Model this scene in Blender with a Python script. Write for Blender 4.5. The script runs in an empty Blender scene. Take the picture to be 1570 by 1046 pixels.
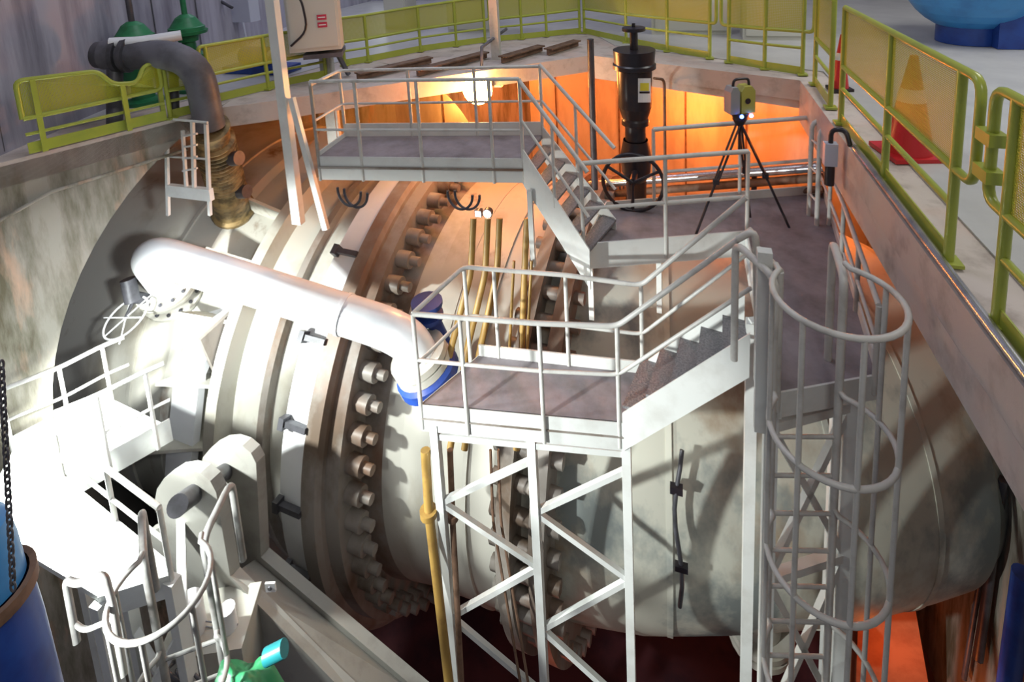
import bpy, math, random
from mathutils import Vector as V, Matrix
random.seed(7)
sc = bpy.context.scene
col = sc.collection
pi = math.pi

# ------------------------------------------------------------------ camera
F, PX, PY, H = 850.0, 785.0, 30.0, 1.9
yaw, pitch, roll = math.radians(17.6), math.radians(9), math.radians(3)
fw = V((-math.sin(yaw)*math.cos(pitch), math.cos(yaw)*math.cos(pitch), -math.sin(pitch)))
rt0 = V((math.cos(yaw), math.sin(yaw), 0)); up0 = rt0.cross(fw)
rt = math.cos(roll)*rt0 - math.sin(roll)*up0
up = math.sin(roll)*rt0 + math.cos(roll)*up0
CAM = V((0, 0, H))
cd = bpy.data.cameras.new('camera'); cam = bpy.data.objects.new('camera', cd); col.objects.link(cam)
cam.matrix_world = Matrix(((rt.x, up.x, -fw.x, 0), (rt.y, up.y, -fw.y, 0), (rt.z, up.z, -fw.z, H), (0, 0, 0, 1)))
cd.sensor_fit = 'HORIZONTAL'; cd.sensor_width = 36; cd.lens = 36*F/1570
cd.shift_y = -(523-PY)/1570.0; cd.shift_x = 0
cd.clip_start = .05; cd.clip_end = 200
sc.camera = cam

# ------------------------------------------------------------------ light and exposure
sc.view_settings.view_transform = 'Standard'; sc.view_settings.look = 'None'
sc.view_settings.gamma = 1; sc.view_settings.use_curve_mapping = False
sc.view_settings.exposure = 0.0
w = bpy.data.worlds.new('world'); sc.world = w; w.use_nodes = True
w.node_tree.nodes['Background'].inputs[0].default_value = (.72, .74, .85, 1)
w.node_tree.nodes['Background'].inputs[1].default_value = .25

def lamp(name, kind, loc, energy, color, size=.3, target=None, spot=None, blend=.5):
    d = bpy.data.lights.new(name, kind); d.energy = energy; d.color = color
    if kind == 'AREA': d.size = size
    else: d.shadow_soft_size = size
    if kind == 'SPOT': d.spot_size = math.radians(spot); d.spot_blend = blend
    o = bpy.data.objects.new(name, d); col.objects.link(o); o.location = loc
    if target: o.rotation_euler = (V(target)-V(loc)).to_track_quat('-Z', 'Y').to_euler()
    return o
ORANGE = (1, .21, .035)
lamp('hall_light', 'AREA', (-3, 6, 8), 170, (.86, .86, 1), 3, (-3, 6, 0))
lamp('hall_light', 'AREA', (4.5, 7, 6), 240, (1, .98, .92), 3, (4.5, 7, 0))
lamp('hall_light', 'AREA', (-7, 11, 6), 110, (.72, .74, 1), 2, (-7, 11, 0))
lamp('hall_light', 'AREA', (1.5, -2.5, 6), 150, (1, .95, .86), 2.0, (-1, 6, -3))
lamp('work_flood', 'SPOT', (-5.4, 2.5, -1.7), 1100, (.95, 1, .95), .10, (-3.9, 5.4, -4.5), 128, .5)
lamp('recess_fill', 'SPOT', (-1.2, 1.6, .6), 1000, (.90, .95, 1), .15, (-7.9, 5.0, -3.0), 34, .8)  # added fill to brighten the penstock inside the opening, no lamp stands there
lamp('side_flood', 'SPOT', (-4.0, .6, -1.2), 1700, (.96, 1, .97), .10, (.6, 5.5, -4.2), 62, .6)
lamp('sodium_light', 'POINT', (-2.3, 8.6, -.60), 110, ORANGE, .12)
lamp('sodium_light', 'POINT', (.3, 10.1, -1.6), 150, ORANGE, .15)
lamp('sodium_light', 'POINT', (2.6, 9.7, -1.3), 110, ORANGE, .15)
lamp('sodium_light', 'POINT', (-3.6, 10.3, -.75), 90, ORANGE, .15)
lamp('sodium_light', 'POINT', (-4.6, 10.6, -1.7), 70, (1, .42, .09), .15)
lamp('sodium_light', 'POINT', (-7.0, 10.6, -.75), 100, ORANGE, .15)
lamp('sodium_light', 'POINT', (2.5, 6.0, -7.3), 16, (1, .2, .03), .15)
lamp('sodium_light', 'POINT', (-1.5, 4.2, -7.2), 10, (1, .2, .1), .2)

# ------------------------------------------------------------------ pixel to place on a known plane
def ray(x, y): return fw + rt*(x-PX)/F - up*(y-PY)/F
def g(x, y, z=0.0):
    d = ray(x, y); return CAM + d*((z-H)/d.z)
def onY(x, y, Y):
    d = ray(x, y); return CAM + d*(Y/d.y)
def dp(x, y, depth): return CAM + ray(x, y)*depth
def Z3(p, z): return V((p[0], p[1], z))

# ------------------------------------------------------------------ materials
def nmat(name, base, rough=.55, metal=0., c2=None, sc_=3., lo=.45, hi=.65, stretch=(1, 1, 1), bump=0., emis=None, es=0, c3=None, s3=1.2, lo3=.5, hi3=.7):
    m = bpy.data.materials.new(name); m.use_nodes = True
    nt = m.node_tree; b = nt.nodes['Principled BSDF']
    b.inputs['Base Color'].default_value = (*base, 1); b.inputs['Roughness'].default_value = rough
    b.inputs['Metallic'].default_value = metal
    if emis: b.inputs['Emission Color'].default_value = (*emis, 1); b.inputs['Emission Strength'].default_value = es
    if c2:
        tc = nt.nodes.new('ShaderNodeTexCoord'); last = None
        def layer(scale, lo, hi, colr, prev, st, off):
            mp = nt.nodes.new('ShaderNodeMapping'); mp.inputs['Scale'].default_value = st; mp.inputs['Location'].default_value = (off, off, off)
            nt.links.new(tc.outputs['Object'], mp.inputs[0])
            n = nt.nodes.new('ShaderNodeTexNoise'); n.inputs['Scale'].default_value = scale; n.inputs['Detail'].default_value = 6; n.inputs['Roughness'].default_value = .62
            nt.links.new(mp.outputs[0], n.inputs['Vector'])
            r = nt.nodes.new('ShaderNodeMapRange'); r.inputs[1].default_value = lo; r.inputs[2].default_value = hi
            nt.links.new(n.outputs[0], r.inputs[0])
            mx = nt.nodes.new('ShaderNodeMix'); mx.data_type = 'RGBA'
            if prev is None: mx.inputs[6].default_value = (*base, 1)
            else: nt.links.new(prev, mx.inputs[6])
            mx.inputs[7].default_value = (*colr, 1)
            nt.links.new(r.outputs[0], mx.inputs[0])
            return mx.outputs[2], n
        o, n1 = layer(sc_, lo, hi, c2, None, stretch, 0)
        if c3: o, n2 = layer(s3, lo3, hi3, c3, o, stretch, 5.3)
        nt.links.new(o, b.inputs['Base Color'])
        if bump:
            bp = nt.nodes.new('ShaderNodeBump'); bp.inputs['Strength'].default_value = bump; bp.inputs['Distance'].default_value = .03
            nt.links.new(n1.outputs[0], bp.inputs['Height']); nt.links.new(bp.outputs[0], b.inputs['Normal'])
    return m
M = {}
M['concrete'] = nmat('stained_concrete', (.29, .275, .235), .85, 0, (.10, .09, .055), 1.5, .44, .64, (2.4, 2.4, .5), .35, c3=(.46, .30, .21), s3=1.2, lo3=.55, hi3=.7)
M['wallconc'] = nmat('board_marked_concrete', (.40, .39, .46), .8, 0, (.17, .16, .20), 1.3, .42, .72, (2.5, 2.5, .3), .3)
M['slab'] = nmat('slab_concrete', (.52, .46, .42), .8, 0, (.30, .25, .22), 4, .5, .75, (1, 1, 1), .25, c3=(.55, .42, .36), s3=1.5)
M['hallfloor'] = nmat('grey_hall_floor', (.50, .50, .49), .35, 0, (.42, .42, .42), 2, .4, .7)
M['pitfloor'] = nmat('maroon_floor', (.085, .022, .028), .6, 0, (.04, .012, .02), 1.5, .4, .6)
M['recess'] = nmat('painted_gap_shade', (.02, .017, .015), .9)  # near-black colour stands in for the shade deep in the gap
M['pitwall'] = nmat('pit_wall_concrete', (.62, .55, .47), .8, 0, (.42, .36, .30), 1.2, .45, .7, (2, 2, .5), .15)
M['pipe'] = nmat('cream_penstock_paint', (.48, .47, .42), .42, 0, (.30, .26, .19), 1.1, .52, .74, (1, 1, .5), .04, c3=(.20, .12, .07), s3=1.7, lo3=.62, hi3=.74)
M['flange'] = nmat('weathered_shaded_flange_paint', (.27, .245, .22), .5, 0, (.12, .085, .06), 1.4, .46, .64, (1, 1, .6), .08, c3=(.20, .12, .08), s3=.9, lo3=.52, hi3=.66)  # weathered paint, also carries painted shade on valve neck and web plate
M['outlet'] = nmat('grey_cream_pipe_paint', (.56, .56, .48), .5, 0, (.30, .20, .12), .8, .55, .72, (1, 1, .7), .05, c3=(.24, .27, .26), s3=.8, lo3=.50, hi3=.6)
M['white'] = nmat('white_gloss_paint', (.66, .68, .66), .38, 0, (.52, .52, .49), 3, .5, .8)
M['tube'] = nmat('grey_rail_paint', (.56, .56, .53), .4, 0, (.36, .34, .31), 5, .5, .8)
M['lever'] = nmat('grey_lever_paint', (.33, .325, .30), .5, 0, (.22, .21, .19), 2, .5, .7)
M['tubeshade'] = nmat('rail_painted_shade', (.24, .24, .23), .45, 0, (.16, .15, .14), 5)  # darker copy of the rail paint, shade on the left ladder put into colour
M['silver'] = nmat('pale_pipe_paint', (.78, .80, .82), .3, 0, (.66, .69, .72), 2, .5, .8)
M['plate'] = nmat('grey_brown_deck_plate', (.27, .24, .26), .6, 0, (.15, .13, .135), 3, .4, .7, (1, 1, 1), .1)
M['tread'] = nmat('chequered_tread_plate', (.27, .26, .27), .5, .3, (.16, .16, .17), 60, .4, .6, (1, 1, 1), .5)
M['yellow'] = nmat('yellow_green_paint', (.37, .42, .06), .28, 0, (.30, .36, .06), 4, .5, .7)
M['black'] = nmat('black_enamel', (.018, .016, .022), .3, 0, (.03, .02, .02), 4)
M['dark'] = nmat('dark_grey_steel', (.09, .09, .105), .45, .3, (.05, .05, .055), 4)
M['grey'] = nmat('mid_grey_paint', (.115, .115, .135), .5, 0, (.07, .07, .08), 4)
M['blue'] = nmat('blue_paint', (.02, .07, .33), .4, 0, (.015, .04, .22), 3)
M['bluel'] = nmat('bright_blue_paint', (.05, .27, .62), .35, 0, (.04, .20, .5), 3)
M['green'] = nmat('green_paint', (.02, .20, .075), .45, 0, (.012, .12, .045), 5)
M['teal'] = nmat('teal_paint', (.012, .17, .19), .4)
M['red'] = nmat('red_cone_plastic', (.55, .02, .025), .35)
M['brass'] = nmat('corroded_brass', (.30, .21, .09), .5, .35, (.10, .07, .03), 6, .42, .6, (1, 1, 1), .4)
M['ochre'] = nmat('ochre_pipe_paint', (.33, .20, .05), .5, 0, (.18, .09, .03), 5, .5, .7)
M['rust'] = nmat('brown_rusted_pipe', (.19, .11, .07), .65, 0, (.09, .05, .03), 6)
M['chrome'] = nmat('galvanised_conduit', (.55, .55, .58), .25, .85, (.40, .40, .42), 8)
M['cab'] = nmat('pale_cabinet_paint', (.56, .56, .50), .45)
M['label'] = nmat('white_label', (.75, .75, .75), .5)
M['labelred'] = nmat('red_label_print', (.5, .03, .07), .5)
M['labely'] = nmat('yellow_label', (.7, .6, .05), .5)
M['violet'] = nmat('lilac_box_paint', (.50, .52, .62), .5)
M['scan'] = nmat('scanner_yellow_housing', (.42, .40, .08), .45)
M['scang'] = nmat('scanner_grey_housing', (.30, .31, .32), .45)
M['led'] = nmat('blue_led', (.05, .1, 1), .4, emis=(.08, .2, 1), es=12)
M['bulb'] = nmat('white_lamp_lens', (1, 1, 1), .4, emis=(1, .93, .85), es=9)
M['sodium'] = nmat('sodium_lamp_lens', (1, .7, .3), .4, emis=(1, .62, .18), es=60)
M['grating'] = nmat('dark_grating', (.12, .09, .10), .6, .3)
M['screen'] = nmat('bright_opening', (.9, .95, .9), .5, emis=(.85, .93, .85), es=.9)
M['orangelit'] = nmat('pedestal_painted_lamplight', (.55, .20, .09), .7, 0, (.40, .12, .05), 2)  # orange lamplight on the pedestal is put into its colour

def mesh_panel_mat():
    m = bpy.data.materials.new('yellow_wire_mesh'); m.use_nodes = True; nt = m.node_tree
    b = nt.nodes['Principled BSDF']; b.inputs['Base Color'].default_value = (.40, .40, .02, 1); b.inputs['Roughness'].default_value = .45
    out = nt.nodes['Material Output']; tr = nt.nodes.new('ShaderNodeBsdfTransparent'); mx = nt.nodes.new('ShaderNodeMixShader')
    tc = nt.nodes.new('ShaderNodeTexCoord')
    sp = nt.nodes.new('ShaderNodeSeparateXYZ'); nt.links.new(tc.outputs['UV'], sp.inputs[0])
    vals = []
    for k in (0, 1):
        mu = nt.nodes.new('ShaderNodeMath'); mu.operation = 'MULTIPLY'; mu.inputs[1].default_value = 90; nt.links.new(sp.outputs[k], mu.inputs[0])
        fr = nt.nodes.new('ShaderNodeMath'); fr.operation = 'FRACT'; nt.links.new(mu.outputs[0], fr.inputs[0])
        lt = nt.nodes.new('ShaderNodeMath'); lt.operation = 'LESS_THAN'; lt.inputs[1].default_value = .55; nt.links.new(fr.outputs[0], lt.inputs[0])
        vals.append(lt)
    mxm = nt.nodes.new('ShaderNodeMath'); mxm.operation = 'MAXIMUM'
    nt.links.new(vals[0].outputs[0], mxm.inputs[0]); nt.links.new(vals[1].outputs[0], mxm.inputs[1])
    nt.links.new(mxm.outputs[0], mx.inputs[0]); nt.links.new(tr.outputs[0], mx.inputs[1]); nt.links.new(b.outputs[0], mx.inputs[2]); nt.links.new(mx.outputs[0], out.inputs[0])
    return m
M['mesh'] = mesh_panel_mat()

# ------------------------------------------------------------------ mesh builder
ROOT = {}
class MB:
    def __init__(s): s.v = []; s.f = []; s.sm = []; s.uv = {}
    def add(s, vs, fs, smooth=False):
        o = len(s.v); s.v += [V(x) for x in vs]; s.f += [tuple(i+o for i in f) for f in fs]; s.sm += [smooth]*len(fs); return s
    def tube(s, pts, r, seg=10, closed=False, caps=True):
        pts = [V(p) for p in pts]; n = len(pts); rs = r if isinstance(r, (list, tuple)) else [r]*n
        T = []
        for i in range(n):
            a = pts[i-1] if (i > 0 or closed) else pts[i]; b = pts[(i+1) % n] if (i < n-1 or closed) else pts[i]
            T.append((b-a).normalized())
        u = T[0].orthogonal().normalized(); rings = []
        for i in range(n):
            if i:
                ax = T[i-1].cross(T[i])
                if ax.length > 1e-7:
                    u = Matrix.Rotation(T[i-1].angle(T[i]), 3, ax.normalized()) @ u
            u = (u - T[i]*u.dot(T[i])).normalized(); v = T[i].cross(u)
            rings.append([pts[i]+rs[i]*(math.cos(2*pi*k/seg)*u+math.sin(2*pi*k/seg)*v) for k in range(seg)])
        vs = [p for R in rings for p in R]; fs = []
        for i in range(n if closed else n-1):
            j = (i+1) % n
            for k in range(seg): l = (k+1) % seg; fs.append((i*seg+k, i*seg+l, j*seg+l, j*seg+k))
        s.add(vs, fs, True)
        if caps and not closed:
            s.add(rings[0], [tuple(range(seg))[::-1]]); s.add(rings[-1], [tuple(range(seg))])
        return s
    def rod(s, a, b, r, seg=10): return s.tube([a, b], r, seg)
    def beam(s, a, b, wd, h, upv=(0, 0, 1)):
        a, b = V(a), V(b); t = (b-a).normalized(); upv = V(upv)
        if abs(t.dot(upv)) > .98: upv = V((0, 1, 0))
        x = t.cross(upv).normalized(); z = x.cross(t)
        vs = [q+x*wd/2*i+z*h/2*j for q in (a, b) for i, j in ((-1, -1), (1, -1), (1, 1), (-1, 1))]
        return s.add(vs, [(3, 2, 1, 0), (4, 5, 6, 7), (0, 1, 5, 4), (1, 2, 6, 5), (2, 3, 7, 6), (3, 0, 4, 7)])
    def box(s, c, sz, rz=0, R=None):
        R = R or Matrix.Rotation(rz, 3, 'Z'); c = V(c)
        vs = [c+R@V((sz[0]/2*i, sz[1]/2*j, sz[2]/2*k)) for k in (-1, 1) for j in (-1, 1) for i in (-1, 1)]
        return s.add(vs, [(0, 2, 3, 1), (4, 5, 7, 6), (0, 1, 5, 4), (1, 3, 7, 5), (3, 2, 6, 7), (2, 0, 4, 6)])
    def prism(s, pts, vec):
        pts = [V(p) for p in pts]; vec = V(vec); n = len(pts)
        nn = V((0, 0, 0))
        for i in range(n): nn += (pts[i]-pts[0]).cross(pts[(i+1) % n]-pts[0])
        if nn.dot(vec) > 0: pts = pts[::-1]
        vs = pts+[p+vec for p in pts]
        return s.add(vs, [tuple(range(n)), tuple(range(2*n-1, n-1, -1))]+[(i, i+n, (i+1) % n+n, (i+1) % n)[::1] for i in range(n)])
    def lathe(s, o, axis, prof, seg=32, a0=0, a1=2*pi, sharp=True):
        o = V(o); ax = V(axis).normalized(); u = ax.orthogonal().normalized(); v = ax.cross(u)
        full = abs(a1-a0-2*pi) < 1e-6; m = seg if full else seg+1
        def ringp(t, r): return [o+ax*t+r*(math.cos(a0+(a1-a0)*k/seg)*u+math.sin(a0+(a1-a0)*k/seg)*v) for k in range(m)]
        for (t0, r0), (t1, r1) in zip(prof, prof[1:]):
            A, B = ringp(t0, r0), ringp(t1, r1)
            s.add(A+B, [(k, (k+1) % m, m+(k+1) % m, m+k) for k in range(seg)], True)
        return s
    def build(s, name, mat, parent=None):
        me = bpy.data.meshes.new(name)
        if parent is None:
            xs = [p.x for p in s.v]; ys = [p.y for p in s.v]; zs = [p.z for p in s.v]
            off = V(((min(xs)+max(xs))/2, (min(ys)+max(ys))/2, min(zs)))
        else: off = ROOT[parent.name]
        me.from_pydata([p-off for p in s.v], [], s.f); me.polygons.foreach_set('use_smooth', s.sm)
        me.materials.append(mat if not isinstance(mat, str) else M[mat]); me.update()
        o = bpy.data.objects.new(name, me); col.objects.link(o)
        if parent is None: o.location = off
        else: o.parent = parent
        ROOT[o.name] = off
        return o
def thing(name, label, cat, loc, group=None):
    o = bpy.data.objects.new(name, None); col.objects.link(o); o.location = loc; o.empty_display_size = .1
    o['label'] = label; o['category'] = cat
    if group: o['group'] = group
    ROOT[o.name] = V(loc); return o
def tag(o, label, cat, group=None):
    o['label'] = label; o['category'] = cat
    if group: o['group'] = group
    return o
def struct(o, label=None):
    o['kind'] = 'structure'
    if label: o['label'] = label
    return o
def rounded(pts, rad=.08, n=4):
    pts = [V(p) for p in pts]; out = [pts[0]]
    for i in range(1, len(pts)-1):
        a, b, c = pts[i-1], pts[i], pts[i+1]
        d1 = min(rad, (a-b).length*.45); d2 = min(rad, (c-b).length*.45)
        p = b+(a-b).normalized()*d1; q = b+(c-b).normalized()*d2
        for k in range(n+1):
            t = k/n; out.append(p*(1-t)**2+b*2*t*(1-t)+q*t*t)
    out.append(pts[-1]); return out
def bolt_ring(parent, o, axis, R, n, r, h, mat, name='bolt', a0=0, hexa=False, cap=True):
    ax = V(axis).normalized(); u = ax.orthogonal().normalized(); v = ax.cross(u)
    for k in range(n):
        a = a0+2*pi*k/n; c = V(o)+R*(math.cos(a)*u+math.sin(a)*v)
        m = MB(); seg = 6 if hexa else 10
        m.tube([c, c+ax*h*.6], r, seg); m.tube([c+ax*h*.6, c+ax*h], r*.55, 8)
        m.build(name, mat, parent)

# ------------------------------------------------------------------ setting: slab, walls, pit
E0 = g(45, 237); E1 = g(330, 165); dl = (E1-E0).normalized(); nl = V((dl.y, -dl.x, 0))
PIT = [(1.29, -2.5), (1.29, 5.3), (-1.82, 9.46), (-4.8, 6.1), (E1.x, E1.y), (E0.x, E0.y)]
Ew = E0-dl*.25
kc1, kc2 = g(905, 84), g(400, 156)
KY = g(1227, 122).y; kc0 = V((1.29, KY, 0))
out = [(1.29, -2.5), (10, -2.5), (10, 18), (-12, 18), (-12, Ew.y), (Ew.x, Ew.y), (E1.x, E1.y), (kc2.x, kc2.y), (kc1.x, kc1.y), (1.29, KY)]
struct(MB().prism([(x, y, -.26) for x, y in out], (0, 0, .25)).build('floor', M['slab']))
# deeper edge beams under the slab
struct(MB().prism([(1.29, -2.5, -.50), (1.62, -2.5, -.50), (1.62, KY, -.50), (1.29, KY, -.50)], (0, 0, .239)).build('trim_2', M['slab']))
kd = (kc1-kc0).normalized(); kn = V((kd.y, -kd.x, 0)); kn = kn if kn.y > 0 else -kn
struct(MB().prism([Z3(kc0+V((0, .02, 0)), -.36), Z3(kc1, -.36), Z3(kc1+kn*.3, -.36), Z3(kc0+kn*.3, -.36)], (0, 0, .099)).build('trim_3', M['slab']))
# pale hall floor coat set back from the concrete kerb
bk = [g(893, 42), g(746, 58), g(645, 70), g(529, 92), g(412, 125)]
inn = [(1.62, -2.5), (10, -2.5), (10, 18), (-12, 18), (-12, Ew.y+.3), (-6.9, Ew.y+.3)]+[(p.x, p.y) for p in bk[::-1]]+[(kc1+kn*.75).to_2d()[:], (1.62, KY+.4)]
struct(MB().prism([(x, y, -.008) for x, y in inn], (0, 0, .012)).build('floor', M['hallfloor']))
# left pit wall with the round opening of the penstock
oc = V((-4.85, 6.21, -2.98)); 
def wl(u, z): p = E0+dl*u; return V((p.x, p.y, z))
uc = (oc-E0).dot(dl); N = 72; Rh = 3.215
m = MB(); zt, zb = -.45, -8.4; u0, u1 = -6.0, 7.5
inner = []; outer = []
for k in range(N+1):
    a = 2*pi*k/N; cu, cz = math.cos(a), math.sin(a)
    iu, iz = uc+Rh*cu, oc.z+Rh*cz
    ts = []
    if cu > 1e-9: ts.append((u1-uc)/cu)
    if cu < -1e-9: ts.append((u0-uc)/cu)
    if cz > 1e-9: ts.append((-.05-oc.z)/cz)
    if cz < -1e-9: ts.append((zb-oc.z)/cz)
    t = max(min(ts), Rh+.001)
    inner.append(wl(iu, iz)); outer.append(wl(uc+t*cu, oc.z+t*cz))
# corners of the wall sheet
vs = inner+outer; fs = [(k, k+1, N+1+k+1, N+1+k) for k in range(N)]
m.add(vs, fs)
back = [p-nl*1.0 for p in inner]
MB().add(inner+back, [(k, N+1+k, N+1+k+1, k+1) for k in range(N) if max(inner[k].z, inner[k+1].z) < -.27 and (inner[k]-E0).dot(dl) < uc+.6], True).build('trim_9', M['recess'])['kind'] = 'structure'  # added lining, its dark colour paints the shade of the gap
for cu_, cz_ in ((u0, -.05), (u0, zb), (u1, zb), (u1, -.05)):
    # fill the corner wedges left by the radial sheet
    cand = [k for k in range(N) if (abs((outer[k]-E0).dot(dl)-(outer[k+1]-E0).dot(dl)) > 1e-4 and abs(outer[k].z-outer[k+1].z) > 1e-4 and abs((outer[k]-wl(cu_, cz_)).length) < 3)]
    for k in cand: m.add([outer[k], wl(cu_, cz_), outer[k+1]], [(0, 1, 2)])
struct(m.build('wall_left', M['concrete']), 'stained concrete pit wall on the left with the round penstock opening')
# dark recess behind the opening
m = MB(); m.prism([wl(u1+2, -.46)-nl*3.4, wl(u1+2, -8.4)-nl*3.4, wl(u0, -8.4)-nl*3.4, wl(u0, -.46)-nl*3.4], -nl*.2)
struct(m.build('wall_left', M['concrete']))
# thin ledge line on the pit wall
struct(MB().tube([wl(-.5, -.62)+nl*.01, wl(.1, -.42)+nl*.03, wl(1.35, -.40)+nl*.02], .018, 6).build('trim_1', M['concrete']))
# upper left wall
A0 = g(20, 228); A1 = g(150, 172)
dA = (A1-A0).normalized(); A2 = g(168, 165); A3 = V((-9.3, 12.0, 0)); A4 = V((-9.3, 15.2, 0))
m = MB(); wo = [Z3(A0-dA*3, -.4), Z3(A2, -.4), Z3(A3, -.4), Z3(A4, -.4)]; wn = V((-.93, .36, 0))*.3
for a, b in zip(wo, wo[1:]): m.prism([a, b, b+V((0, 0, 7.4)), a+V((0, 0, 7.4))], wn)
struct(m.build('wall_left', M['wallconc']), 'upper board-marked concrete wall behind the left fence')
nA = V((dA.y, -dA.x, 0))
for k in range(6):
    q = A0+dA*(-.1+k*.42)+nA*.004 if k < 4 else A2.lerp(A3, .15*(k-3))+V((.01, -.004, 0))
    struct(MB().beam(q+V((0, 0, 0.01)), q+V((0, 0, 6.9)), .015, .012, dA).build('trim_%d' % (k+20), M['grey']))
struct(MB().prism([(-14, 15, 0), (10, 15, 0), (10, 15, 7), (-14, 15, 7)], (0, .3, 0)).build('wall_back', M['wallconc']))
struct(MB().prism([(6.5, -2.4, .01), (6.5, 15, .01), (6.5, 15, 7), (6.5, -2.4, 7)], (.3, 0, 0)).build('wall_right', M['cab']))
# pit walls under the slab and pit floor
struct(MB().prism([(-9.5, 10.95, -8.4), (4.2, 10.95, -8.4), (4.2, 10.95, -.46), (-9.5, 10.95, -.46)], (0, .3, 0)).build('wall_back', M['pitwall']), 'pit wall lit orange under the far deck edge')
struct(MB().prism([(3.2, -2.5, -8.4), (3.2, 10.94, -8.4), (3.2, 10.94, -.46), (3.2, -2.5, -.46)], (.3, 0, 0)).build('wall_right', M['concrete']), 'stained pit wall under the right deck')
for k, X in enumerate((-5.2, -3.9, -2.6, -1.3, 0, 1.1, 2.2)):
    struct(MB().beam((X, 10.94, -8.3), (X, 10.94, -.5), .03, .02, (0, 1, 0)).build('trim_%d' % (40+k), M['rust']))
struct(MB().prism([(-12, -2.5, -8.6), (3.5, -2.5, -8.6), (3.5, 11, -8.6), (-12, 11, -8.6)], (0, 0, .2)).build('floor', M['pitfloor']), 'dark maroon pit floor')

# ------------------------------------------------------------------ penstock, valve and outlet pipe
az = math.radians(-4.3); AX = V((math.cos(az), math.sin(az), 0)); SD = V((-AX.y, AX.x, 0)); C0 = V((-.35, 7.0, -4.52))
def cyl(s, ang, r):       # ang 0 = towards the camera side, 90 = top
    a = math.radians(ang); return C0+AX*s+r*(V((0, 0, 1))*math.sin(a)-SD*math.cos(a))
pen = thing('penstock_pipe', 'huge cream steel penstock coming through the round hole in the left wall', 'pipe', C0+AX*-7+V((0, 0, -3.2)))
MB().lathe(C0, AX, [(-9.8, 3.22), (-7, 3.18), (-5.75, 3.08)], 112).lathe(C0, AX, [(-5.75, 3.08), (-5.65, 3.0)], 112).build('shell', 'pipe', pen)
def ringband(s0, s1, r0, r1, seg=112): return MB().lathe(C0, AX, [(s0, r0), (s0, r1), (s1, r1), (s1, r0)], seg)
def onS(x, y, s):
    d = ray(x, y); pc = C0+AX*s; return CAM+d*((pc-CAM).dot(AX)/d.dot(AX))
gs = [onS(x, y, -5.5) for x, y in ((492, 200), (446, 262), (398, 345), (345, 432), (292, 510), (268, 565), (254, 700), (248, 860), (262, 1010))]
pc_ = C0+AX*-5.5
m = MB(); m2 = MB()
for a, b in zip(gs, gs[1:]):
    ra, rb_ = (pc_-a).normalized(), (pc_-b).normalized()
    m.prism([a, b, b+rb_*.10, a+ra*.10], AX*.42)
    m2.prism([a+ra*.08, b+rb_*.08, b+rb_*((pc_-b).length-2.9), a+ra*((pc_-a).length-2.9)], AX*.06)
gd = m.build('ring_girder', 'silver', pen); m2.build('girder_web', 'pipe', gd)
MB().prism([onS(x, y, -5.02) for x, y in ((303, 520), (386, 446), (414, 470), (352, 630))], AX*.05).build('web_plate', 'flange', pen)  # shaded web face, its shade put into the dark plate colour
MB().prism([onS(x, y, -4.98) for x, y in ((425, 470), (455, 490), (420, 560))], AX*.04).build('web_plate', 'flange', pen)
MB().beam(onS(300, 515, -5.05), onS(392, 448, -5.05), .1, .06, AX).build('diagonal_brace', 'silver', pen)
ringband(-6.3, -6.24, 3.1, 3.15).build('weld_seam', 'pipe', pen)

val = thing('inlet_valve', 'giant bolted inlet valve body with flanges between penstock and outlet pipe', 'valve', C0+AX*-3+V((0, 0, -3.2)))
MB().lathe(C0, AX, [(-5.65, 3.0), (-5.0, 2.86), (-4.9, 2.86), (-3.55, 2.8)], 112).build('inlet_cone', 'pipe', val)
ringband(-4.95, -4.78, 2.8, 3.12).build('rib_ring', 'pipe', val)
ringband(-4.3, -4.2, 2.78, 2.95).build('rib_ring', 'flange', val)
m = MB()
MB().lathe(C0, AX, [(-3.72, 2.7), (-3.72, 3.16), (-3.38, 3.2), (-3.38, 3.0)], 128).build('split_ring', 'silver', val)
mo = MB(); vs = [cyl(s_, an, 3.206) for an in range(-24, -7, 2) for s_ in (-3.68, -3.5)]
mo.add(vs, [(2*i, 2*i+1, 2*i+3, 2*i+2) for i in range(8)]); mo.build('ochre_stained_strip', 'ochre', val)
MB().lathe(C0, AX, [(-3.36, 2.7), (-3.36, 3.24), (-3.18, 3.24), (-3.14, 3.18), (-3.14, 2.6)], 128).build('flange', 'flange', val)
MB().lathe(C0, AX, [(-3.14, 3.12), (-2.98, 3.10), (-2.96, 2.72), (-2.72, 2.68)], 128).build('flange_face', 'flange', val)  # neck beside the nuts kept dark: stain plus shade put into the colour
MB().lathe(C0, AX, [(-2.72, 2.68), (-2.5, 2.65), (-1.8, 2.62), (-1.25, 2.58)], 128).build('valve_body', 'pipe', val)
for s0 in (-2.2, -1.75): ringband(s0, s0+.05, 2.6, 2.645).build('weld_seam', 'pipe', val)
bolt_ring(val, C0+AX*-2.98, AX, 2.92, 60, .105, .30, M['flange'], 'nut')
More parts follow.
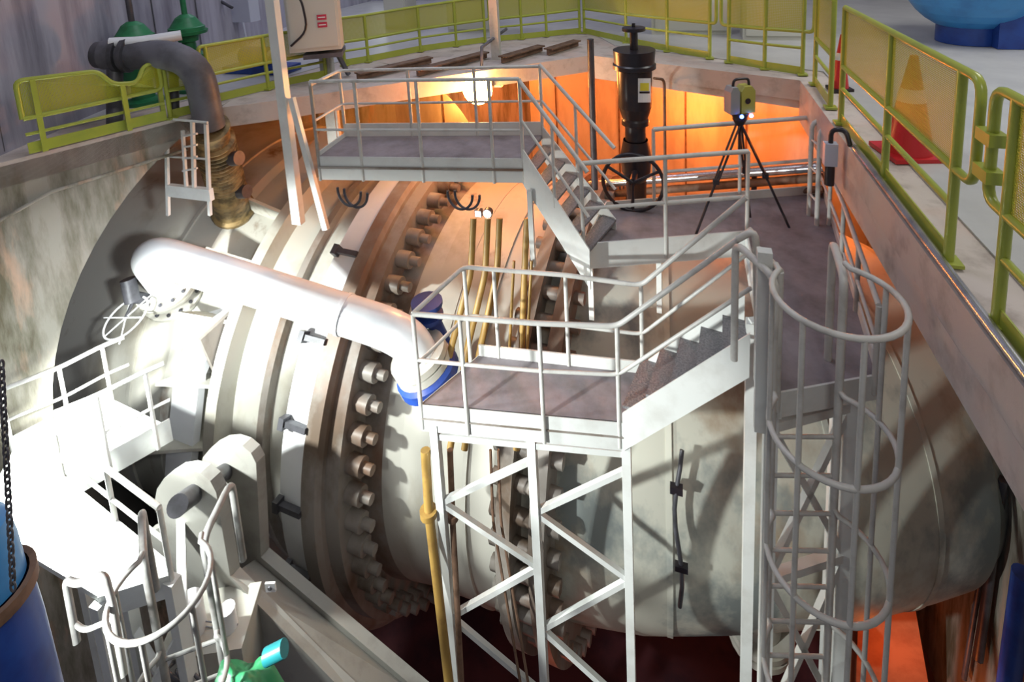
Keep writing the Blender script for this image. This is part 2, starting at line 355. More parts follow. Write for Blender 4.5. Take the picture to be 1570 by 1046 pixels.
# clamp pieces on the split ring
for ang in (37, 22, 7, -8, -24, -40, 54):
    c = cyl(-3.5, ang, 3.24); t = (cyl(-3.5, ang+1, 3.24)-c).normalized(); rr = (c-(C0+AX*-3.5)).normalized()
    R = Matrix((AX, t, rr)).transposed()
    b = MB(); b.box(c, (.30, .06, .07), R=R); b.box(c-AX*.17, (.07, .12, .11), R=R); b.build('clamp', 'dark', val)
for ang in range(-56, 70, 13):
    # gusset plates between the stiffening ring and the rib ring
    a_ = math.radians(ang)
    MB().prism([cyl(-5.5, ang, 3.0), cyl(-5.5, ang, 3.40), cyl(-4.95, ang, 3.12), cyl(-4.95, ang, 2.8)], (cyl(0, ang+1, 1)-cyl(0, ang, 1)).normalized()*.04).build('gusset', 'pipe', val)
# second flange with its ring of square nuts
MB().lathe(C0, AX, [(-1.27, 2.5), (-1.27, 2.84), (-1.12, 2.84), (-1.12, 2.45)], 128).build('flange', 'flange', val)
MB().lathe(C0, AX, [(-.92, 2.45), (-.92, 2.84), (-.76, 2.84), (-.76, 2.35)], 128).build('flange', 'flange', val)
for k in range(56):
    ang = k*360/56; c = cyl(-1.27, ang, 2.72)
    MB().tube([cyl(-1.38, ang, 2.69), cyl(-.64, ang, 2.69)], .075, 6).build('stud', 'flange', val)

outp = thing('outlet_pipe', 'large stained grey-green outlet pipe running right under the walkway and deck', 'pipe', (.6, 7.1, -6.8))
path = [(C0+AX*-1.12, 2.5, -4.3), (C0+AX*-.6, 2.45, -4.3), (V((-.45, 7.02, -4.52)), 2.36, 0), (V((.3, 7.1, -4.52)), 2.2, 10), (V((1.1, 7.3, -4.52)), 2.12, 17), (V((1.9, 7.62, -4.52)), 2.05, 22), (V((2.3, 7.8, -4.52)), 2.02, 22)]
def pipe_rings(path, seg=96):
    vs = []; fs = []
    for c, r, a in path:
        a = math.radians(a); sd = V((-math.sin(a), math.cos(a), 0))
        vs += [c+r*(V((0, 0, 1))*math.sin(2*pi*k/seg)-sd*math.cos(2*pi*k/seg)) for k in range(seg)]
    for i in range(len(path)-1):
        for k in range(seg): l = (k+1) % seg; fs.append((i*seg+k, i*seg+l, (i+1)*seg+l, (i+1)*seg+k))
    return vs, fs
fine = []
for i in range(len(path)-1):
    (c, r, a), (c2, r2, a2) = path[i], path[i+1]
    for k in range(4): t = k/4; fine.append((c.lerp(c2, t), r+(r2-r)*t, a+(a2-a)*t))
fine.append(path[-1])
vs, fs = pipe_rings(fine); MB().add(vs, fs, True).build('shell', 'outlet', outp)
c, r, a = path[-1]; a = math.radians(a); ax2 = V((math.cos(a), math.sin(a), 0))
MB().lathe(c, ax2, [(-.02, r), (.25, r*.93), (.4, r*.7), (.46, 0.01)], 96).build('end_head', 'outlet', outp)
for i in (9, 15, 19):
    c, r, a = fine[i]; a = math.radians(a); axx = V((math.cos(a), math.sin(a), 0))
    MB().lathe(c, axx, [(-.03, r-.02), (-.03, r+.012), (.03, r+.012), (.03, r-.02)], 96).build('weld_seam', 'outlet', outp)
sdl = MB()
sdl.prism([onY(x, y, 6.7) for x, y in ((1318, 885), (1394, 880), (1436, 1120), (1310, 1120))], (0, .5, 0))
tag(sdl.build('pipe_pedestal', M['orangelit']), 'orange-lit pedestal under the outlet pipe right of the tall caged ladder', 'pedestal')

# thin cables and drain fittings on the outlet pipe
for (x0, sg, lab) in ((1040, 1, 'thin dark hose hanging down the front of the outlet pipe'),):
    pts = []
    for y in range(690, 960, 30):
        d = ray(x0+6*math.sin(y*.03), y); best = None
        # nearest hit with the outlet pipe (local radius 2.36)
        cc = V((-.45, 7.02, -4.52)); n_ = V((1, 0, 0)); wv = CAM-cc; dd = d-n_*d.dot(n_); ww = wv-n_*wv.dot(n_)
        A_ = dd.dot(dd); B_ = 2*dd.dot(ww); C_ = ww.dot(ww)-2.42**2; disc = B_*B_-4*A_*C_
        if disc > 0: pts.append(CAM+d*((-B_-math.sqrt(disc))/(2*A_)))
    o = tag(MB().tube(pts, .022, 8).build('hose', M['dark']), lab, 'hose')
    MB().box(pts[2], (.12, .06, .08)).build('clip', 'black', o); MB().box(pts[-3], (.12, .06, .06)).build('clip', 'black', o)
for k, (x, y) in enumerate(((1060, 955), (1092, 955))):
    p = cyl(.4 if k == 0 else .75, -78, 2.24)
    o = tag(MB().lathe(p, (0, 0, -1), [(0, .03), (.05, .03), (.06, .06), (.1, .06), (.1, .03), (.25, .035), (.26, .01)], 12).build('drain_valve', M['chrome']),
            ('left' if k == 0 else 'right')+' one of two small drain cocks under the outlet pipe', 'valve')
p = onY(1165, 950, 5.6)
o = tag(MB().lathe(p, (0, 0, -1), [(-.15, .22), (.05, .22), (.05, .34), (.12, .34), (.12, .22), (.16, .22), (.16, .34), (.23, .34), (.23, .01)], 24).build('blind_flange', M['pipe']), 'round bolted blind flange under the outlet pipe beside the ladder tower', 'flange')

# ------------------------------------------------------------------ bypass pipe
def hit_cyl(x, y, r):
    d = ray(x, y); wv = CAM-C0; dd = d-AX*d.dot(AX); ww = wv-AX*wv.dot(AX)
    A_ = dd.dot(dd); B_ = 2*dd.dot(ww); C_ = ww.dot(ww)-r*r; disc = max(0, B_*B_-4*A_*C_)
    return CAM+d*((-B_-math.sqrt(disc))/(2*A_))
bp = thing('bypass_pipe', 'white bypass pipe slanting across the front of the penstock', 'pipe', dp(480, 480, 5.8))
a1 = hit_cyl(268, 452, 3.1); a2 = dp(215, 382, 6.35); a3 = dp(622, 512, 5.65); a4 = dp(648, 556, 5.75)
dv = (a2-a1).normalized()
rp_ = .20
tj = (a3-a2).normalized(); bend = a2+tj*.05
MB().tube(rounded([a1+dv*.3, bend, a3, a4], .42, 8), rp_, 28).build('pipe_run', 'silver', bp)
cj = a2.lerp(a3, .79)
MB().tube([cj-tj*.02, cj+tj*.02], rp_+.010, 28).build('weld_seam', 'silver', bp)
def flangepack(c, axd, r, th, nb, parent, mat='pipe', gap=.0):
    fl = MB().lathe(c, axd, [(-th, .01), (-th, r), (th, r), (th, .01)], 28).build('flange', mat, parent)
    bolt_ring(fl, V(c)+V(axd).normalized()*th, axd, r*.85, nb, .022, .035, M['dark'], 'bolt')
MB().tube([a1-dv*.1, a1+dv*.42], .25, 24).build('nozzle', 'pipe', bp)
for t in (.10, .40, .47): flangepack(a1+dv*t, dv, .36, .03, 14, bp)
te = (a4-a3).normalized()
for t in (-.09, .0): flangepack(a4+te*t, te, .30, .035, 12, bp)
# blue bypass valve
bv = thing('butterfly_valve', 'blue valve at the right end of the white bypass pipe', 'valve', dp(662, 575, 4.5))
c = a4+te*.13
MB().lathe(c, te, [(-.09, .01), (-.09, .30), (-.05, .33), (.05, .33), (.09, .30), (.09, .01)], 26).build('body', 'blue', bv)
c2 = dp(655, 472, 6.0)
MB().tube([c+V((.1, .3, 0)), c2], .08, 14).lathe(c2, (0, 0, 1), [(-.12, .01), (-.12, .17), (-.07, .17), (-.07, .09), (.03, .09), (.03, .17), (.08, .17), (.08, .01)], 18).build('bonnet', 'blue', bv)

# manual bypass valve with handwheel on the penstock side
hv = thing('handwheel_valve', 'small valve with pale spoked handwheel below the upper end of the bypass pipe', 'valve', dp(200, 470, 6.7))
hc = dp(193, 487, 6.6); hn = V((-.1, -.45, .9)).normalized()
hu = hn.orthogonal().normalized(); hw = hn.cross(hu); rw = .255
MB().tube([hc+rw*(math.cos(2*pi*k/32)*hu+math.sin(2*pi*k/32)*hw) for k in range(32)], .012, 8, True).build('handwheel_rim', 'silver', hv)
m = MB()
for k in range(6):
    a = 2*pi*k/6+.3; m.rod(hc, hc+(rw if k % 2 else rw*1.35)*(math.cos(a)*hu+math.sin(a)*hw), .009, 6)
m.build('spoke', 'silver', hv)
MB().tube([hc, dp(205, 460, 6.75)], .02, 8).tube([dp(196, 428, 6.7), dp(203, 462, 6.7)], .085, 14).tube([dp(203, 455, 6.75), dp(240, 462, 6.95)], .07, 12).build('gearbox', 'dark', hv)

# ------------------------------------------------------------------ handrails and platforms
def handrail(parent, pts, h=.9, mid=(.48,), r=.022, posts=None, post_r=.02, mat='tube', drop=.12, tops=None, rad=.08):
    pts = [V(p) for p in pts]
    hs = tops or [h]*len(pts)
    MB().tube(rounded([p+V((0, 0, hh)) for p, hh in zip(pts, hs)], rad), r, 10).build('top_rail', mat, parent)
    for mm in mid:
        MB().tube(rounded([p+V((0, 0, hh*mm)) for p, hh in zip(pts, hs)], rad), r*.75, 8).build('mid_rail', mat, parent)
    for i, (p, hh) in enumerate(zip(pts, hs)):
        if posts is None or i in posts: MB().rod(p-V((0, 0, drop)), p+V((0, 0, hh)), post_r, 8).build('post', mat, parent)
def densify(pts, step):
    out_ = []
    for a, b in zip(pts, pts[1:]):
        n = max(1, round((V(b)-V(a)).length/step)); out_ += [V(a).lerp(V(b), k/n) for k in range(n)]
    return out_+[V(pts[-1])]
def fascia(parent, a, b, up_=.12, dn=.22, th=.015, mat='white', name='fascia'):
    a, b = V(a), V(b); MB().beam(a+V((0, 0, (up_-dn)/2)), b+V((0, 0, (up_-dn)/2)), th, up_+dn).build(name, mat, parent)
def stairs(parent, na, fa, nb, fb, n, up_=.1, dn=.2, mat='white'):
    # na/fa lower near/far, nb/fb upper near/far
    na, fa, nb, fb = map(V, (na, fa, nb, fb))
    for a, b in ((na, nb), (fa, fb)):
        MB().prism([a+V((0, 0, up_)), b+V((0, 0, up_)), b-V((0, 0, dn)), a-V((0, 0, dn))], (na-fa).normalized()*(.015)).build('stringer', mat, parent)
    for k in range(1, n+1):
        t0 = (k-1)/n; t1 = k/n; z = na.z+(nb.z-na.z)*k/(n+1)
        p = [na.lerp(nb, t0), na.lerp(nb, t1), fa.lerp(fb, t1), fa.lerp(fb, t0)]
        MB().prism([V((q.x, q.y, z-.025)) for q in p], (0, 0, .025)).build('tread', 'tread', parent)

# walkway in front of the tripod (level -1.25)
z1 = -1.25
wk = thing('walkway_platform', 'grey decked walkway platform under the yellow tripod scanner', 'platform', g(1240, 450, z1))
Pn1, Pn2 = g(1192, 606, z1), g(1345, 578, z1); Pb2, Pb1 = g(1262, 296, z1), g(930, 322, z1)
Pc = g(1145, 368, z1); Pf = g(895, 388, z1)
MB().prism([Z3(p, z1-.05) for p in (Pn1, Pn2, Pb2, Pb1, Pf, Pc)], (0, 0, .05)).build('deck_plate', 'plate', wk)
fascia(wk, Pn1, Pn2, .02, .17); fascia(wk, Pf, Pc, .10, .17); fascia(wk, Pc, Pn1, .08, .17); fascia(wk, Pn2, Pb2, .10, .17)
fascia(wk, Pb1, Pb2, .10, .1); fascia(wk, Pf, Pb1, .1, .15)
# front rail beside the upper stair, back rail, end rail
pa = densify([Pf, Pc], .85)
handrail(wk, pa, .93, (.5,), .024)
pbk = densify([g(1003, 318, z1), g(1262, 296, z1)], .9)
handrail(wk, pbk, .92, (.45,), .026)
handrail(wk, densify([g(1160, 560, z1)+V((0,0,0)), g(1192, 606, z1)], .4), .9, (.5,), .024)
# square post with a rounded bracket by the stair head
MB().beam(g(1168, 590, z1)-V((0, 0, .35)), g(1168, 590, z1)+V((0, 0, 1.0)), .09, .07).build('square_post', 'white', wk)
# under-frame
for a, b in ((Pn1, Pc), (Pn2, Pb2), (g(1150, 480, z1), g(1310, 460, z1))):
    MB().beam(V(a)-V((0, 0, .12)), V(b)-V((0, 0, .12)), .06, .12).build('joist', 'white', wk)
# right side rail of the walkway, following the deck edge
handrail(wk, densify([g(1345, 578, z1)+V((-.02, -.02, 0)), g(1290, 400, z1), g(1255, 300, z1)], .8), .55, (.5,), .02)

# support tower of the walkway
tw = thing('support_tower', 'tall braced steel tower carrying the walkway beside the caged ladder', 'frame', Z3(Pn1, -8.3))
q1, q2 = Pn1+V((-.02, .12, 0)), Pn2+V((-.12, .12, 0)); q3 = q2+V((0.1, .7, 0)); q4 = q1+V((-.05, .7, 0))
for q in (q1, q2, q3, q4): MB().beam(Z3(q, -8.38), Z3(q, z1-.08), .09, .09, (0, 1, 0)).build('leg', 'white', tw)
zz = [z1-.35, -2.9, -4.4, -5.9, -7.4]
for i in range(len(zz)-1):
    MB().beam(Z3(q1, zz[i]), Z3(q2, zz[i+1]), .05, .05).build('brace', 'white', tw)
    MB().beam(Z3(q2, zz[i]), Z3(q1, zz[i+1]), .05, .05).build('brace', 'white', tw)
    MB().beam(Z3(q1, zz[i]), Z3(q2, zz[i]), .07, .07).build('brace', 'white', tw)
    MB().beam(Z3(q3, zz[i]), Z3(q2, zz[i+1]), .05, .05).build('brace', 'white', tw)

# caged ladders
def cage_ladder(name, label, centre, ztop, zbot, R, face, hoops, rung=.3, mat='tube', width=.42, loopw=.0, ext=.9, zplat=0):
    root = thing(name, label, 'ladder', Z3(centre, zbot))
    face = V(face).normalized(); side = V((-face.y, face.x, 0)); c = V((centre[0], centre[1], 0))
    back = c-face*R*.95
    for sg in (-1, 1):
        p = back+side*width/2*sg; o = back+side*(width/2+.12)*sg
        MB().tube(rounded([Z3(p, zbot), Z3(p, zplat+ext), Z3(o-face*.38, zplat+ext+.02), Z3(o-face*.38, zplat)], .09), .026, 10).build('rail', mat, root)
    z = zbot+.2
    while z < zplat-.05:
        MB().rod(Z3(back-side*width/2, z), Z3(back+side*width/2, z), .014, 6).build('rung', mat, root); z += rung
    for zh in hoops:
        pts = [Z3(c+R*(math.cos(a)*face+math.sin(a)*side), zh) for a in [math.radians(t) for t in range(-140, 141, 10)]]
        pts = [Z3(back-side*(width/2+.0), zh)]+pts+[Z3(back+side*(width/2), zh)]
        MB().tube(pts, .018, 8).build('hoop', mat, root)
    for a in (-105, -55, -5, 50, 105):
        a = math.radians(a); p = c+R*(math.cos(a)*face+math.sin(a)*side)
        MB().rod(Z3(p, hoops[-1]), Z3(p, hoops[0]), .016, 8).build('cage_bar', mat, root)
    return root
hc1 = g(1283, 455, -.25)
cage_ladder('cage_ladder', 'tall grey caged ladder climbing to the front of the walkway at right', (hc1.x, hc1.y), 0, -8.3, .335, (.25, -1, 0), [-.25, -1.15, -2.05, -2.95, -3.85, -5.25, -5.65], zplat=z1)

# front platform (level -2.25)
z2 = -2.25
fp = thing('front_platform', 'white-edged lower platform with brown deck in front of the outlet pipe', 'platform', g(820, 620, z2))
a_, b_, c_, d_ = g(645, 620, z2), g(955, 648, z2), g(985, 572, z2), g(735, 545, z2)
MB().prism([Z3(p, z2-.05) for p in (a_, b_, c_, d_)], (0, 0, .05)).build('deck_plate', 'plate', fp)
fascia(fp, a_, b_, .0, .27); MB().beam(V(a_)+V((.004, -.012, -.135)), V(b_)+V((.004, -.012, -.135)), .012, .012).build('seam_strip', 'flange', fp); fascia(fp, d_, c_, .12, .04); fascia(fp, a_, d_, .0, .2)
s1, s2 = g(1150, 528, z1), g(1142, 462, z1)
stairs(fp, b_, c_, s1, s2, 5, .10, .27)
fr = [a_, g(715, 628, z2), g(833, 640, z2), b_+V((-.03, 0, 0))]
handrail(fp, fr+[s1], .9, (.5,), .022, posts=(0, 1, 2, 3), tops=[.9, .9, .9, .9, .93], drop=.25)
gp = s1+V((.02, -.03, 0)); MB().tube(rounded([gp+V((-.12, 0, .86)), gp+V((0, 0, .95)), gp+V((.04, 0, -.25))], .1), .026, 10).build('newel', 'tube', fp)
handrail(fp, [a_, d_+V((-.1, 0, 0)), g(765, 548, z2), g(872, 560, z2), c_, s2], .9, (.45,), .022, posts=(1, 2, 3, 4), tops=[.9, .95, .95, .95, .9, .93], drop=.1)

# support frame of the front platform
sf = thing('steel_trestle', 'white braced steel frame standing under the lower front platform', 'frame', g(820, 690, -2.5))
legs = [V(a_)+V((.1, .04, 0)), V(a_).lerp(b_, .55)+V((0, .04, 0)), V(b_)+V((.02, .04, 0))]
bl = -8.38; 
for q in legs: MB().beam(Z3(q, bl), Z3(q, z2-.2), .075, .075, (0, 1, 0)).build('leg', 'white', sf)
MB().beam(Z3(legs[0], -2.58), Z3(legs[2], -2.58), .05, .06).build('cross_bar', 'white', sf)
lv = [-2.75, -3.3, -3.9, -4.6, -5.4, -6.3, -7.3]
for i in range(len(lv)-1):
    for j in (0, 1):
        A_, B_ = (legs[j], legs[j+1])
        zA, zB = (lv[i+1], lv[i]) if i % 2 == 0 else (lv[i], lv[i+1])
        MB().beam(Z3(A_, zA), Z3(B_, zB), .045, .05).build('brace', 'white', sf)

# upper platform (level -.45) and its stair
z3 = -.45
upf = thing('upper_platform', 'white-edged upper platform bridging over the top of the valve', 'platform', g(650, 230, z3))
u1_, u2_, u3_, u4_ = g(488, 240, z3), g(802, 243, z3), g(832, 207, z3), g(530, 209, z3)
MB().prism([Z3(p, z3-.04) for p in (u1_, u2_, u3_, u4_)], (0, 0, .04)).build('deck_plate', 'plate', upf)
fascia(upf, u1_, u2_, .0, .27); fascia(upf, u4_, u3_, .16, .05); fascia(upf, u4_, u1_, .05, .2)
MB().beam(V(u1_)-V((0, .02, .12)), V(u2_)-V((0, .02, .12)), .02, .02).build('edge_strip', 'flange', upf)
handrail(upf, [u1_, V(u1_).lerp(u2_, .22), V(u1_).lerp(u2_, .52), V(u1_).lerp(u2_, .86), u2_], .86, (.36,), .02, drop=.28)
handrail(upf, [u1_, u4_, V(u4_).lerp(u3_, .35), V(u4_).lerp(u3_, .68), u3_], .82, (.5,), .02)
st1, st2 = g(905, 400, z1), g(945, 352, z1)
stairs(upf, st1, st2, u2_, u3_, 6, .12, .3)
for a, b in ((u2_, st1), (u3_, st2)):
    MB().tube([V(a)+V((0, 0, .84)), V(b)+V((0, 0, .9))], .022, 8).build('top_rail', 'tube', upf)
    MB().tube([V(a)+V((0, 0, .42)), V(b)+V((0, 0, .45))], .016, 8).build('mid_rail', 'tube', upf)
    MB().rod(V(a).lerp(b, .5), V(a).lerp(b, .5)+V((0, 0, .87)), .018, 8).build('post', 'tube', upf)
for x, y, zb in ((812, 292, -1.6), (905, 405, -2.0), (1010, 395, -2.0)):
    p = g(x, y, -.75 if x < 850 else z1-.15); MB().beam(p, Z3(p, zb), .05, .05, (0, 1, 0)).build('leg', 'white', upf)

# ------------------------------------------------------------------ yellow fences
def fence(label, base, tops, panel=(.5, .95), lower=.31, toe=.10, r=.024, loop0=None, loop1=None, group='yellow mesh fences'):
    root = thing('fence', label, 'fence', base[0], group)
    base = [V(b) for b in base]; up_ = V((0, 0, 1))
    T = [b+up_*h for b, h in zip(base, tops)]; P = [b+up_*h*panel[0] for b, h in zip(base, tops)]
    L = [b+up_*h*lower for b, h in zip(base, tops)]
    frame = []
    tp = list(T); bt = list(P)
    if loop0: v = (base[0]-base[1]).normalized()*loop0; tp = [T[0]+v]+tp; bt = [P[0]+v]+bt
    if loop1: v = (base[-1]-base[-2]).normalized()*loop1; tp = tp+[T[-1]+v]; bt = bt+[P[-1]+v]
    if loop0 and loop1: MB().tube(rounded(tp+bt[::-1]+[tp[0], tp[1]], .09), r, 10).build('rail_frame', 'yellow', root)
    elif loop1: MB().tube(rounded([tp[0]]+tp[1:]+bt[::-1], .09), r, 10).build('rail_frame', 'yellow', root)
    elif loop0: MB().tube(rounded(tp[::-1]+bt, .09), r, 10).build('rail_frame', 'yellow', root)
    else:
        MB().tube(T, r, 10).build('top_rail', 'yellow', root); MB().tube(P, r, 10).build('mid_rail', 'yellow', root)
    MB().tube(L, r*.8, 8).build('lower_rail', 'yellow', root)
    for b, h in zip(base, tops):
        MB().rod(b, b+up_*h, r*1.05, 10).box(b+V((0, 0, .01)), (.11, .11, .02)).build('post', 'yellow', root)
    for i in range(len(base)-1):
        a, b = base[i], base[i+1]
        m = MB(); m.beam(a+up_*toe/2, b+up_*toe/2, .008, toe); m.build('toe_board', 'yellow', root)
        mp = MB(); mp.add([P[i], P[i+1], T[i+1], T[i]], [(0, 1, 2, 3)]); o = mp.build('mesh_panel', 'mesh', root)
        uvl = o.data.uv_layers.new(name='UVMap'); ln = (b-a).length; hh = tops[i]*(1-panel[0])
        for li, uvc in zip(range(4), ((0, 0), (ln, 0), (ln, hh), (0, hh))): uvl.data[li].uv = uvc
    return root
# right side, beside the cones
def rb(Y): return V((1.36, Y, .0))
RB = [rb(g(1294, 190).y), rb(4.35), rb(3.32)]
fence('yellow mesh fence bay on the right kerb in front of the large red cone', RB, [1.08]*3, loop1=.2)
fence('nearest yellow mesh fence bay at the right edge of the photo', [rb(2.82), rb(2.0), rb(1.1)], [1.08]*3, loop0=.17)
for h, n_ in ((.84, 'upper'), (.66, 'lower')):
    tag(MB().box((1.36, 3.0, h), (.075, .13, .06)).build('fence_clamp', M['yellow']), n_+' yellow clamp joining the two nearest fence bays', 'clamp')
# far right diagonal
fence('short yellow fence bay at the corner of the kerb above the junction box', [g(1273, 166), g(1249, 130)], [1.08, 1.08])
fence('yellow mesh fence bay behind the tripod scanner', [g(1230, 115), g(1172, 106), g(1117, 96)], [1.08, 1.05, 1.02], loop0=.12, loop1=.12)
fence('yellow mesh fence bay behind the black actuator', [g(1088, 90), g(1023, 79), g(960, 66), g(896, 51)], [1.02, 1.0, .95, .9], loop0=.1)
fence('yellow mesh fence bay at the far corner left of the actuator', [g(889, 51), g(838, 56), g(800, 60), g(764, 63)], [.88, .84, .82, .80], loop1=.1)
fence('yellow fence bay behind the sodium lamp and grey cabinet', [g(744, 65), g(700, 71), g(645, 79), g(565, 95), g(529, 101)], [.8, .78, .76, .74, .74], loop0=.1)
ds = [g(500, 118), g(412, 137), g(326, 158)]
fence('yellow mesh fence bay between the white column and the grey elbow pipe', ds, [.72]*3, loop1=.08)
# left bay with the notch around the pipe
root = thing('fence', 'yellow notched fence on the ledge at far left', 'fence', g(70, 232), 'yellow mesh fences')
pl = [g(70, 231), g(199, 200), g(252, 184)]
def hz(p, h): return V(p)+V((0, 0, h))
lf = [hz(g(45, 237), .36), hz(g(45, 237), .74), hz(g(166, 208), .70), hz(g(186, 203), .53), hz(g(222, 195), .50), hz(g(234, 190), .66), hz(g(256, 184), .68), hz(g(256, 184), .36)]
MB().tube(rounded(lf+[lf[0]+V((.01, 0, 0))], .07), .024, 10).build('rail_frame', 'yellow', root)
MB().tube([hz(g(45, 237), .20), hz(g(256, 184), .20)], .018, 8).build('lower_rail', 'yellow', root)
for p, h in zip(pl, (.73, .52, .66)): MB().beam(p, hz(p, h), .045, .045, dl).build('post', 'yellow', root)
MB().beam(hz(g(45, 237), .06), hz(g(256, 184), .06), .012, .11).build('toe_board', 'yellow', root)
o = MB().add(lf[:8], [tuple(range(8))]).build('mesh_panel', 'mesh', root)
uvl = o.data.uv_layers.new(name='UVMap')
for li, p in enumerate(lf): uvl.data[li].uv = ((p-E0).dot(dl), p.z)
fence('short yellow fence piece right of the notched fence by the grey pipe', [g(262, 182), g(300, 172)], [.66, .62])

# ------------------------------------------------------------------ kerb conduit and junction box
tag(MB().tube(rounded([V((1.33, 4.95, .0)), V((1.31, 4.7, .03)), V((1.31, .8, .03))], .05), .026, 12).build('conduit', M['chrome']), 'shiny metal conduit running along the right kerb edge', 'conduit')
jb = thing('junction_box', 'lilac junction box with black hose hanging below the right kerb', 'box', onY(1273, 240, 5.15))
q = onY(1273, 236, 5.1)
MB().box(q, (.1, .08, .2)).build('box', 'violet', jb)
MB().tube(rounded([q+V((0, 0, .1)), q+V((0, 0, .22)), q+V((.1, -.05, .24)), q+V((.12, -.1, .12))], .07), .02, 8).build('hose', 'black', jb)
MB().tube([q-V((0, 0, .1)), q-V((0, 0, .28))], .04, 12).build('plug', 'black', jb)

# ------------------------------------------------------------------ small ladder between walkway and deck
sl = thing('step_ladder', 'pair of grey hooked grab rails by the junction box at the walkway end', 'ladder', g(1245, 330, z1))
for x, yb in ((1240, 330), (1252, 345)):
    p = g(x, yb, z1)
    MB().tube(rounded([p, p+V((0, 0, 1.05)), p+V((.22, .05, 1.06)), p+V((.22, .05, .8))], .09), .024, 10).build('rail', 'tube', sl)
for k in range(3):
    MB().rod(g(1240, 330, z1)+V((0, 0, .25+.3*k)), g(1252, 345, z1)+V((0, 0, .25+.3*k)), .012, 6).build('rung', 'tube', sl)

# pipes running behind the walkway
for k, (y0, y1, r, lab) in enumerate(((283, 256, .055, 'upper'), (300, 272, .05, 'middle'), (316, 290, .035, 'lower'))):
    a = onY(905, y0, 7.6); b = onY(1262, y1, 6.6)
    o = tag(MB().tube([a, b], r, 12).build('service_pipe', M['chrome' if k == 0 else 'rust']), lab+' one of three service pipes behind the walkway', 'pipe')
br = thing('pipe_bracket', 'dark bracket holding the three service pipes behind the tripod', 'bracket', onY(1158, 320, 6.95))
MB().box(onY(1156, 285, 6.95), (.06, .05, .42)).box(onY(1156, 262, 6.95), (.16, .05, .06)).build('upright', 'dark', br)

# ------------------------------------------------------------------ tripod with laser scanner
tr = thing('tripod', 'black tripod standing on the grey walkway', 'tripod', g(1140, 350, z1))
feet = [g(1063, 370, z1), g(1150, 333, z1), g(1210, 349, z1)]
hub = dp(1134, 183, ((g(1140, 350, z1)-CAM).dot(fw)))
MB().lathe(hub, (0, 0, 1), [(-.06, .01), (-.06, .04), (0, .07), (.03, .07), (.03, .01)], 16).build('head', 'black', tr)
for f in feet:
    d = (f-hub).normalized(); m = MB(); s_ = d.cross(V((0, 0, 1))).normalized()*.022
    mid = hub.lerp(f, .52)
    m.rod(hub+s_+V((0, 0, -.02)), mid+s_, .011, 8); m.rod(hub-s_+V((0, 0, -.02)), mid-s_, .011, 8); m.rod(mid-d*.12, f, .013, 8); m.box(mid, (.06, .04, .05))
    m.build('leg', 'black', tr)
MB().rod(hub, hub-V((0, 0, .35)), .014, 8).build('centre_column', 'black', tr)
ls = thing('laser_scanner', 'yellow and grey laser scanner with blue lights on the tripod', 'scanner', hub+V((0, 0, .03)))
sR = Matrix.Rotation(yaw+.15, 3, 'Z'); sb = hub+V((0, 0, .03))
def sp(x, y, z): return sb+sR@V((x, y, z))
for sx, mt in ((-.085, 'scang'), (.06, 'scan')):
    w_ = .05 if sx < 0 else .075
    pts = [sp(sx-w_, -.06, .05), sp(sx+w_, -.06, .05), sp(sx+w_, -.06, .28), sp(sx+w_*.5, -.06, .33), sp(sx-w_*.5, -.06, .33), sp(sx-w_, -.06, .28)]
    MB().prism(pts, sR@V((0, .13, 0))).build('housing', mt, ls)
MB().lathe(sb, (0, 0, 1), [(0, .01), (0, .075), (.05, .09), (.05, .01)], 20).build('base', 'black', ls)
MB().tube(rounded([sp(-.08, 0, .32), sp(-.07, 0, .40), sp(.09, 0, .40), sp(.1, 0, .32)], .04), .014, 8).build('handle', 'black', ls)
for x in (-.03, .075): MB().lathe(sp(x, -.085, .03), sR@V((0, -1, 0)), [(0, .022), (.012, .018), (.016, .002)], 12).build('status_light', 'led', ls)
MB().lathe(sp(.05, -.065, .18), sR@V((0, -1, 0)), [(0, .03), (.004, .03), (.005, .001)], 14).build('lens', 'black', ls)

# ------------------------------------------------------------------ black actuator
av = thing('valve_actuator', 'tall black motor actuator with label and handwheel behind the walkway', 'actuator', onY(975, 330, 6.3))
Ya = 6.3
def ap(x, y): return onY(x, y, Ya)
top = ap(972, 78); 
def zAt(y): return ap(975, y).z
cx, cy = top.x, Ya; sA = abs((ap(1005, 100)-ap(940, 100)).length)/2
prof = [(zAt(76), .01), (zAt(76), sA), (zAt(96), sA*.95), (zAt(98), sA*1.02), (zAt(104), sA*1.02), (zAt(106), sA*.84), (zAt(163), sA*.80), (zAt(180), sA*.62), (zAt(183), sA*.66), (zAt(190), sA*.66), (zAt(192), sA*.5), (zAt(214), sA*.5)]
MB().lathe((cx, cy, 0), (0, 0, 1), prof, 36).build('motor_body', 'black', av)
MB().lathe((cx, cy, 0), (0, 0, 1), [(zAt(214), sA*.6), (zAt(236), sA*.75), (zAt(262), sA*.7), (zAt(275), sA*.5), (zAt(335), sA*.45), (zAt(345), sA*.7), (zAt(352), sA*.7)], 30).build('gearbox', 'black', av)
MB().lathe((cx, cy, 0), (0, 0, 1), [(zAt(78), .045), (zAt(48), .045), (zAt(47), .13), (zAt(42), .13), (zAt(41), .02), (zAt(36), .02)], 18).build('stem_cap', 'black', av)
wc = V((cx, cy-.42, zAt(256))); rw2 = .33
MB().tube([wc+V((rw2*math.cos(2*pi*k/36), 0, rw2*math.sin(2*pi*k/36))) for k in range(36)], .022, 8, True).build('handwheel_rim', 'black', av)
m = MB(); m.rod(wc, wc+V((0, .42, 0)), .04, 10)
for k in range(3): a = 2*pi*k/3+.5; m.rod(wc, wc+V((rw2*math.cos(a), 0, rw2*math.sin(a))), .018, 8)
m.build('spoke', 'black', av)
